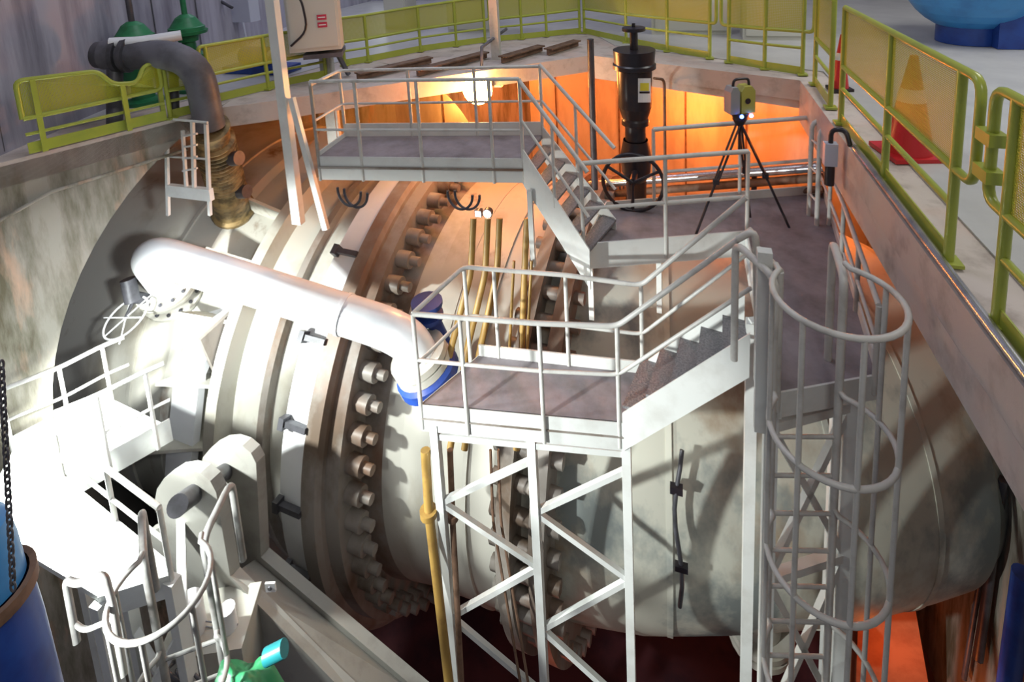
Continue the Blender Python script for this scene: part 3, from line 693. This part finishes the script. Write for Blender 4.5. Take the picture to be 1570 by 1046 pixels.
lb = V((cx+.11, cy-sA*.86, (zAt(140)))); 
pl_ = [ap(978, 120), ap(996, 117), ap(997, 156), ap(980, 158)]; off = V((0, -sA*.83, 0))
def face_pt(x, y):
    d = ray(x, y); ww = V((CAM.x-cx, CAM.y-cy)); dd = V((d.x, d.y)); A_ = dd.dot(dd); B_ = 2*dd.dot(ww); C_ = ww.dot(ww)-(sA*.84)**2
    t = (-B_-math.sqrt(max(0, B_*B_-4*A_*C_)))/(2*A_); return CAM+d*t
def label_patch(parent, x0, y0, x1, y1, mat, name, lift=.006, n=5):
    vs = []
    for i in range(n+1):
        x = x0+(x1-x0)*i/n
        for y in (y0, y1):
            p = face_pt(x, y); rr_ = V((p.x-cx, p.y-cy, 0)).normalized(); vs.append(p+rr_*lift)
    MB().add(vs, [(2*i+1, 2*i+3, 2*i+2, 2*i) for i in range(n)]).build(name, mat, parent)
label_patch(av, 978, 120, 997, 157, 'label', 'warning_label')
label_patch(av, 981, 127, 994, 139, 'labely', 'warning_symbol', .009)
label_patch(av, 980, 140, 995, 143, 'black', 'label_bar', .009)

# ------------------------------------------------------------------ sodium lamp and small white lamps
sl_ = thing('sodium_lamp', 'glowing orange sodium lamp above the upper platform', 'lamp', onY(733, 137, 7.0))
q = onY(733, 137, 7.0)
MB().lathe(q, (0, -1, 0), [(-.05, .02), (-.04, .13), (0, .21), (.05, .21), (.11, .15), (.14, .01)], 22).build('bulb', 'sodium', sl_)
MB().box(q+V((0, .12, .05)), (.36, .1, .12)).tube([q+V((0, .15, .1)), q+V((0, .25, .55)), q+V((0, 1.4, .6))], .025, 8).build('housing', 'grey', sl_)
lamp('sodium_light', 'POINT', q+V((0, -.42, -.02)), 85, (1, .32, .10), .1)
q = onY(730, 200, 8.3)
for k, (x, y, sq) in enumerate(((733, 328, 0), (747, 328, 1))):
    q = onY(x, y, 5.3)
    t_ = thing('work_lamp', ('square' if k == 0 else 'round')+' small white work lamp beneath the upper platform edge', 'lamp', q)
    MB().lathe(q, (0, -1, -.1), [(-.08, .02), (-.06, .05), (0, .055), (0, .01)], 16 if k else 4).build('housing', 'dark', t_)
    MB().lathe(q, (0, -1, -.1), [(0.002, .045), (.012, .04), (.014, .001)], 16 if k else 4).build('lens', 'bulb', t_)

# ------------------------------------------------------------------ columns and braces
wc_ = thing('steel_column', 'white rectangular column with brace in front of the upper left fence', 'column', onY(452, 340, 5.0))
a = onY(458, 342, 5.0); MB().beam(a, a+V((0, 0, 3.6)), .12, .09, (0, 1, 0)).build('column', 'white', wc_)
MB().beam(onY(500, 352, 4.9), onY(447, 150, 5.0), .07, .05, (0, 1, 0)).build('brace', 'white', wc_)
a = onY(515, 228, 6.6)
tag(MB().beam(Z3(a, -1.2), Z3(a, 3.2), .16, .12, (0, 1, 0)).tube([Z3(a, -1.2)+V((.11, -.05, 0)), Z3(a, 1.6)+V((.11, -.05, 0))], .02, 8).build('steel_column', M['tube']), 'grey-brown column rising behind the upper platform left of the sodium lamp', 'column')
a = onY(762, 100, 7.8)
tag(MB().beam(Z3(a, -.44), Z3(a, 3.2), .13, .1, (0, 1, 0)).build('steel_column', M['tube']), 'slim grey column directly behind the sodium lamp', 'column')
a = onY(912, 290, 7.1)
tag(MB().tube([a, Z3(a, onY(905, 60, 7.1).z)], .045, 10).build('standpipe', M['dark']), 'dark vertical standpipe left of the black actuator', 'pipe')
a = onY(1020, 290, 7.6)
tag(MB().tube(rounded([a, Z3(a, onY(1018, 122, 7.6).z), onY(1003, 120, 7.3)], .1), .02, 8).build('conduit', M['rust']), 'thin brown conduit right of the black actuator', 'conduit')

# cabinet with red labels
ca = thing('control_cabinet', 'pale control cabinet with two red labels above the back fence', 'cabinet', onY(495, 82, 6.2))
cR = Matrix.Rotation(.5, 3, 'Z'); cc = onY(488, 80, 6.25)
MB().box(cc+V((0, 0, .85)), (.66, .36, 1.6), R=cR).build('body', 'cab', ca)
cdoor = MB().box(cc+cR@V((0, -.19, .85)), (.60, .02, 1.5), R=cR).build('door', 'cab', ca)
MB().box(cc+V((0.02, .12, -.03)), (.5, .5, .06), R=cR).beam(cc+V((.15, .2, -.05)), cc+V((.2, .35, -.4)), .05, .05).build('bracket', 'grey', ca)
for z_ in (.50, .40):
    lbx = cc+cR@V((.12, -.205, z_)); rl = MB().box(lbx, (.12, .005, .07), R=cR).build('red_label', 'labelred', ca)
    MB().box(lbx+cR@V((0, -.004, .0)), (.09, .003, .014), R=cR).build('label_print', 'label', rl)
MB().tube(rounded([cc+cR@V((-.3, -.2, .9)), cc+cR@V((-.1, -.26, .8)), cc+cR@V((-.06, -.26, .35)), cc+cR@V((-.3, -.2, .15))], .15), .015, 8).build('cable', 'black', ca)
# steel beams lying on the ledge in front of the back fence
for k, (x0, y0, x1, y1, n_) in enumerate(((548, 118, 660, 92, 'leftmost'), (640, 112, 745, 84, 'second from left'), (770, 92, 830, 74, 'third from left'), (840, 80, 885, 66, 'rightmost'))):
    a, b = g(x0, y0, .05), g(x1, y1, .05)
    t_ = thing('steel_beam', n_+' of four brown steel beams lying on the ledge behind the sodium lamp', 'beam', Z3(a, 0), 'steel beams on the back ledge')
    MB().beam(a, b, .05, .09).build('web', 'rust', t_); MB().beam(a+V((0, 0, .045)), b+V((0, 0, .045)), .16, .02).build('top_plate', 'rust', t_)
# ------------------------------------------------------------------ grey elbow pipe with corroded valve
def hit_pen(x, y, r=3.2):
    d = ray(x, y); wv = CAM-C0; dd = d-AX*d.dot(AX); ww = wv-AX*wv.dot(AX)
    A_ = dd.dot(dd); B_ = 2*dd.dot(ww); C_ = ww.dot(ww)-r*r; disc = max(0, B_*B_-4*A_*C_)
    return CAM+d*((-B_-math.sqrt(disc))/(2*A_))
foot = hit_pen(358, 322, 3.1); Yj = foot.y
e_top = dp(322, 195, 6.5); eL = g(176, 196); eLd = (eL-CAM).dot(fw)
gp_ = thing('elbow_pipe', 'dark grey elbow pipe arching over the left ledge down to the corroded joint', 'pipe', eL)
cn = dp(300, 84, 6.25)
MB().tube(rounded([dp(160, 84, eLd+.1), cn, e_top], .42, 8), .165, 22).build('pipe_run', 'grey', gp_)
MB().tube(rounded([dp(168, 66, eLd), dp(215, 64, eLd+.1), dp(278, 54, eLd+.3)], .1), .06, 14).build('small_pipe', 'silver', gp_)
for x in (183, 196):
    q = dp(x, 84, eLd+.1); MB().lathe(q, cn-q, [(-.025, .01), (-.025, .2), (.025, .2), (.025, .01)], 22).build('flange', 'dark', gp_)
MB().tube([dp(150, 84, eLd+.1), dp(160, 84, eLd+.1)], .15, 22).build('flange', 'dark', gp_)
q = g(268, 178); MB().tube([eL, dp(176, 96, eLd+.1)], .08, 14).tube([q, dp(266, 92, (q-CAM).dot(fw))], .05, 14).build('support', 'dark', gp_)
bj = thing('expansion_joint', 'corroded brass-brown ribbed joint under the grey elbow pipe', 'joint', foot)
p0 = e_top; p1 = foot; ax_ = (p1-p0); L_ = ax_.length; ax_ = ax_.normalized(); kq = 1.25
pr = [(0, .01), (0, .17*kq), (.04, .17*kq), (.04, .15*kq), (.25, .15*kq)]
t = .25
while t < L_*.62: pr += [(t, .15*kq), (t+.02, .19*kq), (t+.04, .19*kq), (t+.06, .15*kq)]; t += .08
pr += [(t, .15*kq), (L_*.75, .20*kq), (L_*.95, .20*kq), (L_*.97, .23*kq), (L_, .23*kq), (L_, .01)]
MB().lathe(p0, ax_, pr, 26).build('bellows', 'brass', bj)
for f in (.3, .7):
    q = p0+ax_*L_*f+V((.26, -.05, 0)); MB().tube([q, q+V((.12, 0, .02))], .09, 14).tube([q-V((.15, 0, 0)), q], .04, 8).build('actuator', 'dark', bj)

# small white step stand beside it
ws = thing('step_stand', 'small white step ladder stand left of the corroded joint', 'ladder', onY(290, 300, 5.2))
Y_ = 4.6
MB().box(onY(292, 295, Y_), (.62, .06, .14)).build('beam', 'white', ws)
for x in (258, 298, 322):
    MB().beam(onY(x, 330 if x != 298 else 290, Y_), onY(x-3 if x < 300 else x-6, 185 if x < 300 else 190, Y_), .035, .035, (0, 1, 0)).build('post', 'white', ws)
for y in (205, 222, 240, 258): MB().rod(onY(280, y+4, Y_), onY(302, y, Y_), .013, 6).build('rung', 'white', ws)
MB().beam(onY(280, 200, Y_), onY(286, 290, Y_), .03, .03, (0, 1, 0)).build('post', 'white', ws)
MB().rod(onY(255, 182, Y_), onY(318, 188, Y_), .015, 8).build('rail', 'white', ws); MB().rod(onY(257, 240, Y_), onY(318, 244, Y_), .012, 8).build('rail', 'white', ws)

# ------------------------------------------------------------------ green valves
for k, (x, y, bx, by) in enumerate(((208, 50, 222, 158), (288, 38, 300, 138))):
    b_g = g(bx, by); de_ = (b_g-CAM).dot(fw); q = Z3(b_g, dp(x, y, de_).z)
    t_ = thing('control_valve', ('left' if k == 0 else 'right')+' one of two green dome-topped control valves behind the grey pipe', 'valve', b_g)
    MB().lathe(q, (0, 0, 1), [(-.22, .01), (-.20, .12), (-.12, .14), (-.1, .24), (-.06, .25), (-.06, .22), (-.01, .22), (.0, .20), (.12, .12), (.16, .06), (.17, .01)], 26).build('diaphragm_case', 'green', t_)
    MB().tube([q+V((0, 0, .15)), q+V((0, 0, .75))], .035, 10).build('stem', 'green' if k else 'dark', t_)
    MB().lathe(Z3(b_g, 0), (0, 0, 1), [(0.005, .22), (.05, .22), (.08, .13), (.3, .12), (.34, .2), (.5, .2), (.54, .09), (q.z-.15, .08)], 20).build('body', 'green', t_)
# blue pump and small things by the back fence
q = g(380, 118)
t_ = thing('pump', 'blue pump set behind the fence between cabinet and grey pipe', 'pump', q+V((0, .3, 0)))
MB().box(q+V((0, .3, .06)), (1.1, .4, .1)).build('base', 'blue', t_)
MB().tube([q+V((-.3, .3, .25)), q+V((.15, .3, .25))], .14, 18).build('motor', 'blue', t_)
MB().tube([q+V((.2, .3, .25)), q+V((.36, .3, .25))], .1, 14).build('casing', 'cab', t_)
for k, (x, y, w_, h_, lab) in enumerate(((583, 20, .5, 1.5, 'pale green-grey cabinet beyond the back fence, left of the sodium lamp'), (700, 25, .9, 1.3, 'wide pale cabinet beyond the back fence above the lamp'), (1010, 25, 1.3, 1.6, 'large grey-green cabinet beyond the fence right of the actuator'), (1140, 35, .9, 1.5, 'grey cabinet beyond the fence behind the scanner'))):
    q = g(x, y+35)+V((0, .9, 0)) if k < 2 else g(x, y+40)+V((.5, .9, 0))
    t_ = thing('cabinet', lab, 'cabinet', q)
    MB().box(q+V((0, 0, h_/2+.005)), (w_, .5, h_)).build('body', 'cab', t_)
    dr_ = MB().box(q+V((0, -.26, h_/2)), (w_*.9, .02, h_*.9)).build('door', 'cab', t_)
    MB().box(q+V((w_*.35, -.28, h_/2)), (.03, .03, .15)).build('handle', 'dark', dr_)
wd = MB().prism([(-9.5, 14.93, .6), (-8.2, 14.93, .6), (-8.2, 14.93, 3.2), (-9.5, 14.93, 3.2)], (0, .05, 0))
struct(wd.build('window_1', M['screen']), 'bright hall opening beyond the back fence')
# wall piping top left
tag(MB().tube(rounded([onY(232, 75, 7.6), onY(240, 5, 7.6), onY(330, -3, 7.8), onY(356, 12, 7.8)], .1), .03, 8).tube([onY(255, 50, 7.7), onY(256, 0, 7.7)], .025, 8).build('wall_piping', M['dark']), 'dark pipe frame on the wall around the green valves', 'pipe')
q = onY(372, 8, 8.2)
tag(MB().box(q, (.5, .25, .6)).tube([q+V((.1, -.15, -.3)), q+V((.15, -.15, -.9))], .02, 6).build('wall_box', M['violet']), 'pale wall box at the top left beyond the fence', 'box')
tag(MB().tube([onY(152, 0, 6.2), onY(163, 44, 6.2)], .012, 6).box(onY(163, 45, 6.2), (.06, .05, .05)).build('hanging_cable', M['dark']), 'thin cable hanging down the upper left wall', 'cable')

# ------------------------------------------------------------------ cones and blue tank
def cone(p, h, r, label, base):
    t_ = thing('traffic_cone', label, 'cone', p)
    MB().lathe(Z3(p, 0), (0, 0, 1), [(.03, r), (h, r*.16), (h+.005, .001)], 28).build('cone', 'red', t_)
    z0 = h*.55
    MB().lathe(Z3(p, 0), (0, 0, 1), [(z0, r*(1-.84*(z0-.03)/(h-.03))+.004), (z0+h*.13, r*(1-.84*(z0+h*.13-.03)/(h-.03))+.004)], 28).build('reflective_band', 'label', t_)
    MB().box(Z3(p, .017), (r*2.3, r*2.3, .034), .2).build('base', base, t_)
cone(g(1392, 236), .80, .17, 'large red traffic cone behind the right fence bay', 'red')
cone(g(1287, 138), .62, .09, 'slim red and white cone with black base behind the kerb corner', 'black')
tk = thing('blue_tank', 'blue ball-shaped tank on a dark blue skid beyond the right fence', 'tank', g(1500, 75))
q = g(1475, 76)+V((.30, .55, 0))
vs = []; 
MB().lathe(q+V((0, 0, 1.0)), (0, 0, 1), [(.85*math.sin(t), max(.001, .85*math.cos(t))) for t in [math.radians(a) for a in range(-90, 91, 10)]], 36).build('vessel', 'bluel', tk)
MB().box(q+V((.9, .1, .55)), (1.6, 1.3, 1.08)).build('skid', 'blue', tk)
MB().tube([q+V((0, 0, .01)), q+V((0, 0, .35))], .4, 24).build('skirt', 'blue', tk)

# ------------------------------------------------------------------ ochre tubes down past the platform
def vtube(label, pts, r, mat='ochre', name='hydraulic_tube', joints=()):
    t_ = thing(name, label, 'pipe', pts[-1])
    MB().tube(rounded(pts, .1), r, 10).build('tube', mat, t_)
    for p in joints: MB().lathe(p, (0, 0, 1), [(-.03, .01), (-.03, r*1.8), (.03, r*1.8), (.03, .01)], 14).build('union', mat, t_)
vtube('thick ochre tube left of the support frame leg', [dp(652, 690, 5.15), dp(658, 790, 5.15), dp(690, 1060, 5.15)], .045, joints=(dp(657, 786, 5.15),))
for k, (x0, x1, x2, lab) in enumerate(((726, 690, 665, 'left'), (748, 715, 690, 'second from left'), (766, 735, 712, 'third from left'), (808, 800, 792, 'rightmost'))):
    vtube(lab+' of the ochre tubes rising behind the lower platform', [dp(x0, 335, 5.9), dp(x0-4, 420, 5.8), dp(x1, 540, 5.75), dp(x2, 690, 5.5)], .034)
for k, (x, lab) in enumerate(((788, 'left'), (815, 'right'))):
    vtube(lab+' of the two thin ochre tubes behind the lower platform next to the second flange', [dp(x, 400, 5.8), dp(x-8, 560, 5.7)], .016)
for k, (x0, x1, lab) in enumerate(((690, 708, 'left'), (752, 800, 'middle'), (764, 812, 'right'))):
    vtube(lab+' one of the thin rusty tubes between the frame legs', [dp(x0, 690, 5.25), dp(x0+4, 800, 5.25), dp(x1, 1060, 5.25)], .03 if k == 0 else .014, 'rust', joints=(dp(x0+4, 792, 5.25),) if k == 0 else ())
for k, (x, y) in enumerate(((535, 290), (545, 292), (705, 295), (716, 295))):
    q = dp(x, y, 5.0); r_ = .12
    tag(MB().tube([q+V((r_*math.cos(math.radians(a)), 0, r_*1.2*math.sin(math.radians(a))-.02)) for a in range(170, 371, 12)], .012, 6).build('cable_loop', M['dark']), ('outer left', 'inner left', 'inner right', 'outer right')[k]+' drooping black cable loop under the upper platform', 'cable')

# ------------------------------------------------------------------ lever arm with pins
la = thing('counterweight_lever', 'massive grey counterweight lever arm with two dark pins at lower left', 'lever', dp(450, 950, 3.9))
def arc_out(cx_, cy_, r_, a0, a1, n=9): return [(cx_+r_*math.cos(math.radians(a0+(a1-a0)*k/n)), cy_+r_*math.sin(math.radians(a0+(a1-a0)*k/n))) for k in range(n+1)]
Yn = 3.25
th = V((.05, .1, 0))
near = arc_out(285, 768, 48, 130, 345)+[(342, 820), (353, 886), (483, 1019), (640, 1170), (520, 1170), (330, 960), (240, 870), (222, 820)]
MB().prism([onY(x, y, Yn) for x, y in near], V((.02, .10, 0))).build('arm_plate', 'lever', la)
far = arc_out(350, 722, 44, 140, 345)+[(397, 790), (400, 855), (625, 1046), (760, 1160), (560, 1120), (400, 950), (330, 860), (300, 790)]
MB().prism([onY(x, y, Yn+.42) for x, y in far], V((.02, .10, 0))).build('arm_plate', 'lever', la)
MB().tube([onY(272, 776, Yn-.30), onY(308, 750, Yn+.14)], .085, 20).build('pin', 'dark', la)
MB().tube([onY(322, 740, Yn+.08), onY(348, 722, Yn+.46)], .08, 20).build('pin', 'dark', la)
MB().prism([onY(401, 851, Yn+.54), onY(700, 1102, Yn+.54), onY(560, 1094, Yn-.01), onY(353, 884, Yn-.01)], V((0, 0, -.04))).build('web_plate', 'lever', la)
q = onY(415, 900, Yn-.02)
MB().box(q, (.09, .02, .09), .3).build('square_washer', 'silver', la)
MB().lathe(q+V((0, -.012, 0)), (0, -1, 0), [(0, .022), (.01, .018), (.01, .001)], 12).build('bolt', 'dark', la)

# ------------------------------------------------------------------ left platform
z4 = -2.85
lp = thing('lower_left_platform', 'overexposed white platform and walkway at lower left in front of the penstock', 'platform', g(150, 800, z4))
l1, l2, l3, l4 = g(20, 690, z4), g(172, 612, z4), g(262, 655, z4), g(100, 745, z4)
l5, l6, l7 = g(262, 880, z4), g(150, 915, z4), g(-40, 800, z4)
MB().prism([Z3(p, z4-.05) for p in (l1, l2, l3, l4, l5, l6, l7)], (0, 0, .05)).build('deck_plate', 'white', lp)
fascia(lp, l1, l2, .14, .1); fascia(lp, l3, l4, .1, .15); fascia(lp, l4, l5, .1, .15); fascia(lp, l5, l6, .0, .2)
handrail(lp, [g(0, 705, z4), g(20, 690, z4), g(108, 652, z4), g(172, 615, z4), g(205, 600, z4)], .66, (.5,), .022, posts=(1, 2, 3))
handrail(lp, [l4, g(168, 713, z4), g(240, 672, z4), g(268, 658, z4)], .74, (.45,), .022, posts=(0, 1, 2))
handrail(lp, densify([l4, g(180, 812, z4), l5], 1.2), .6, (.5,), .022)
for p in (l4, V(l4).lerp(l5, .5), l5, l6): MB().beam(Z3(p, -8.38), Z3(p, z4-.05), .09, .09, (0, 1, 0)).build('leg', 'white', lp)
MB().beam(Z3(l4, -3.2), Z3(l5, -4.6), .06, .06).beam(Z3(l5, -3.4), Z3(l6, -4.2), .06, .06).beam(Z3(l5, -3.5), Z3(l3, -3.5), .07, .07).build('brace', 'white', lp)
hc2 = g(246, 900, -2.1)
cage_ladder('cage_ladder', 'smaller caged ladder descending from the white platform at lower left', (hc2.x, hc2.y), 0, -8.3, .285, (.55, -.8, 0), [-2.1, -2.9, -3.7, -4.6], zplat=z4, ext=.7, width=.36, mat='tubeshade')
# square hoop handrail at the edge of the platform
q = g(120, 900, z4)
gh = thing('guard_hoop', 'grey bent guard hoop standing on the white platform near the caged ladder', 'rail', q)
hp = [dp(118, 985, 3.45), dp(100, 888, 3.45), dp(118, 896, 3.45), dp(160, 880, 3.45), dp(172, 925, 3.45), dp(190, 1035, 3.45)]
MB().tube(rounded(hp, .05), .022, 10).tube(rounded([dp(113, 955, 3.45), dp(130, 968, 3.45), dp(172, 950, 3.45)], .05), .016, 8).build('rail', 'tubeshade', gh)
# dark machinery under the platform
mc = thing('oil_unit', 'grey oil unit with cables on the pit floor beside the left ladder', 'machine', dp(300, 1000, 5.2))
q = dp(330, 985, 5.0)
MB().box(q, (.7, .5, .5), .4).build('tank', 'pipe', mc)
MB().tube([q+V((-.1, -.1, .25)), q+V((-.1, -.1, .55))], .11, 16).tube([q+V((.2, 0, .25)), q+V((.2, 0, .45))], .07, 12).build('motor', 'silver', mc)
m = MB()
for k in range(5):
    m.tube(rounded([q+V((-.2+.1*k, -.3, .2)), q+V((-.1+.1*k, -.45, .35+.04*k)), q+V((.15+.1*k, -.35, .05))], .12), .014, 6)
m.build('hose', 'dark', mc)
tag(MB().tube([dp(408, 1008, 3.6), dp(436, 994, 3.6)], .05, 14).build('lever_grip', M['teal']), 'teal handle grip lying on the lever arm edge', 'handle')
m = MB(); q = dp(370, 1040, 3.7); vs = []; nn = 9
for i in range(nn):
    for j in range(nn):
        u_, v_ = i/(nn-1)-.5, j/(nn-1)-.5
        vs.append(q+V((u_*.42, v_*.3, .05*math.sin(u_*9)+.04*math.cos(v_*11+u_*4)-.35*(u_*u_+v_*v_))))
m.add(vs, [(i*nn+j, (i+1)*nn+j, (i+1)*nn+j+1, i*nn+j+1) for i in range(nn-1) for j in range(nn-1)], True)
m.add([v-V((0, 0, .02)) for v in vs], [(i*nn+j, i*nn+j+1, (i+1)*nn+j+1, (i+1)*nn+j) for i in range(nn-1) for j in range(nn-1)], True)
tag(m.build('green_cloth', M['green']), 'crumpled green cloth at the bottom beside the lever arm', 'cloth')
# grating below the ladder
m = MB()
for k in range(16):
    a = dp(285, 950+k*8, 4.9); b = dp(365, 958+k*8, 4.9); m.rod(a, b, .006, 5)
tag(m.build('grating', M['chrome']), 'fine barred grating below the small caged ladder', 'grating')

# ------------------------------------------------------------------ blue hoist and chain
bh = thing('blue_hoist', 'blue cylindrical hoist body with brown strap at the lower left edge', 'hoist', dp(10, 1000, 2.4))
cb = dp(-30, 900, 2.4)
MB().lathe(cb, (.0, 0, 1), [(.36, .01), (.34, .08), (.28, .13), (.15, .145), (-.02, .15)], 30).build('dome', 'bluel', bh)
MB().lathe(cb, (.0, 0, 1), [(-.02, .16), (-.02, .185), (-.08, .185), (-.10, .16)], 30).build('strap', 'rust', bh)
MB().lathe(cb, (.0, 0, 1), [(-.1, .165), (-.3, .175), (-.9, .185), (-.9, .01)], 30).build('body', 'blue', bh)
ch = thing('chain', 'steel hand chain hanging at the left edge in front of the blue hoist', 'chain', dp(5, 700, 2.2))
ca0, ca1 = dp(2, 560, 2.15), dp(20, 900, 2.15); n = 34
for k in range(n):
    c = ca0.lerp(ca1, k/(n-1)); t = (ca1-ca0).normalized(); s_ = (rt if k % 2 else fw); L2 = (ca1-ca0).length/n*.72
    pts = [c+t*math.cos(2*pi*j/12)*L2+s_*math.sin(2*pi*j/12)*.010 for j in range(12)]
    MB().tube(pts, .0042, 5, True).build('link', 'dark', ch)

# ------------------------------------------------------------------ right pit wall services
for k, (x0, y0, x1, y1, r, lab) in enumerate(((1537, 735, 1500, 1010, .03, 'thick dark conduit descending the right pit wall'), (1528, 735, 1478, 1040, .018, 'thin dark conduit left of the thick one on the right pit wall'))):
    a = onY(x0, y0, 3.9); b = onY(x1, y1, 3.9)
    def onX(x, y, X): d = ray(x, y); return CAM+d*(X/d.x)
    a, b = onX(x0, y0, 3.1), onX(x1, y1, 3.1)
    tag(MB().tube([a, b], r*1.6, 8).build('conduit', M['dark']), lab, 'conduit')
a, b = onX(1570, 880, 3.0), onX(1545, 1060, 3.0)
tag(MB().tube([a, b], .09, 14).build('blue_pipe', M['blue']), 'blue pipe at the lower right edge of the photo', 'pipe')
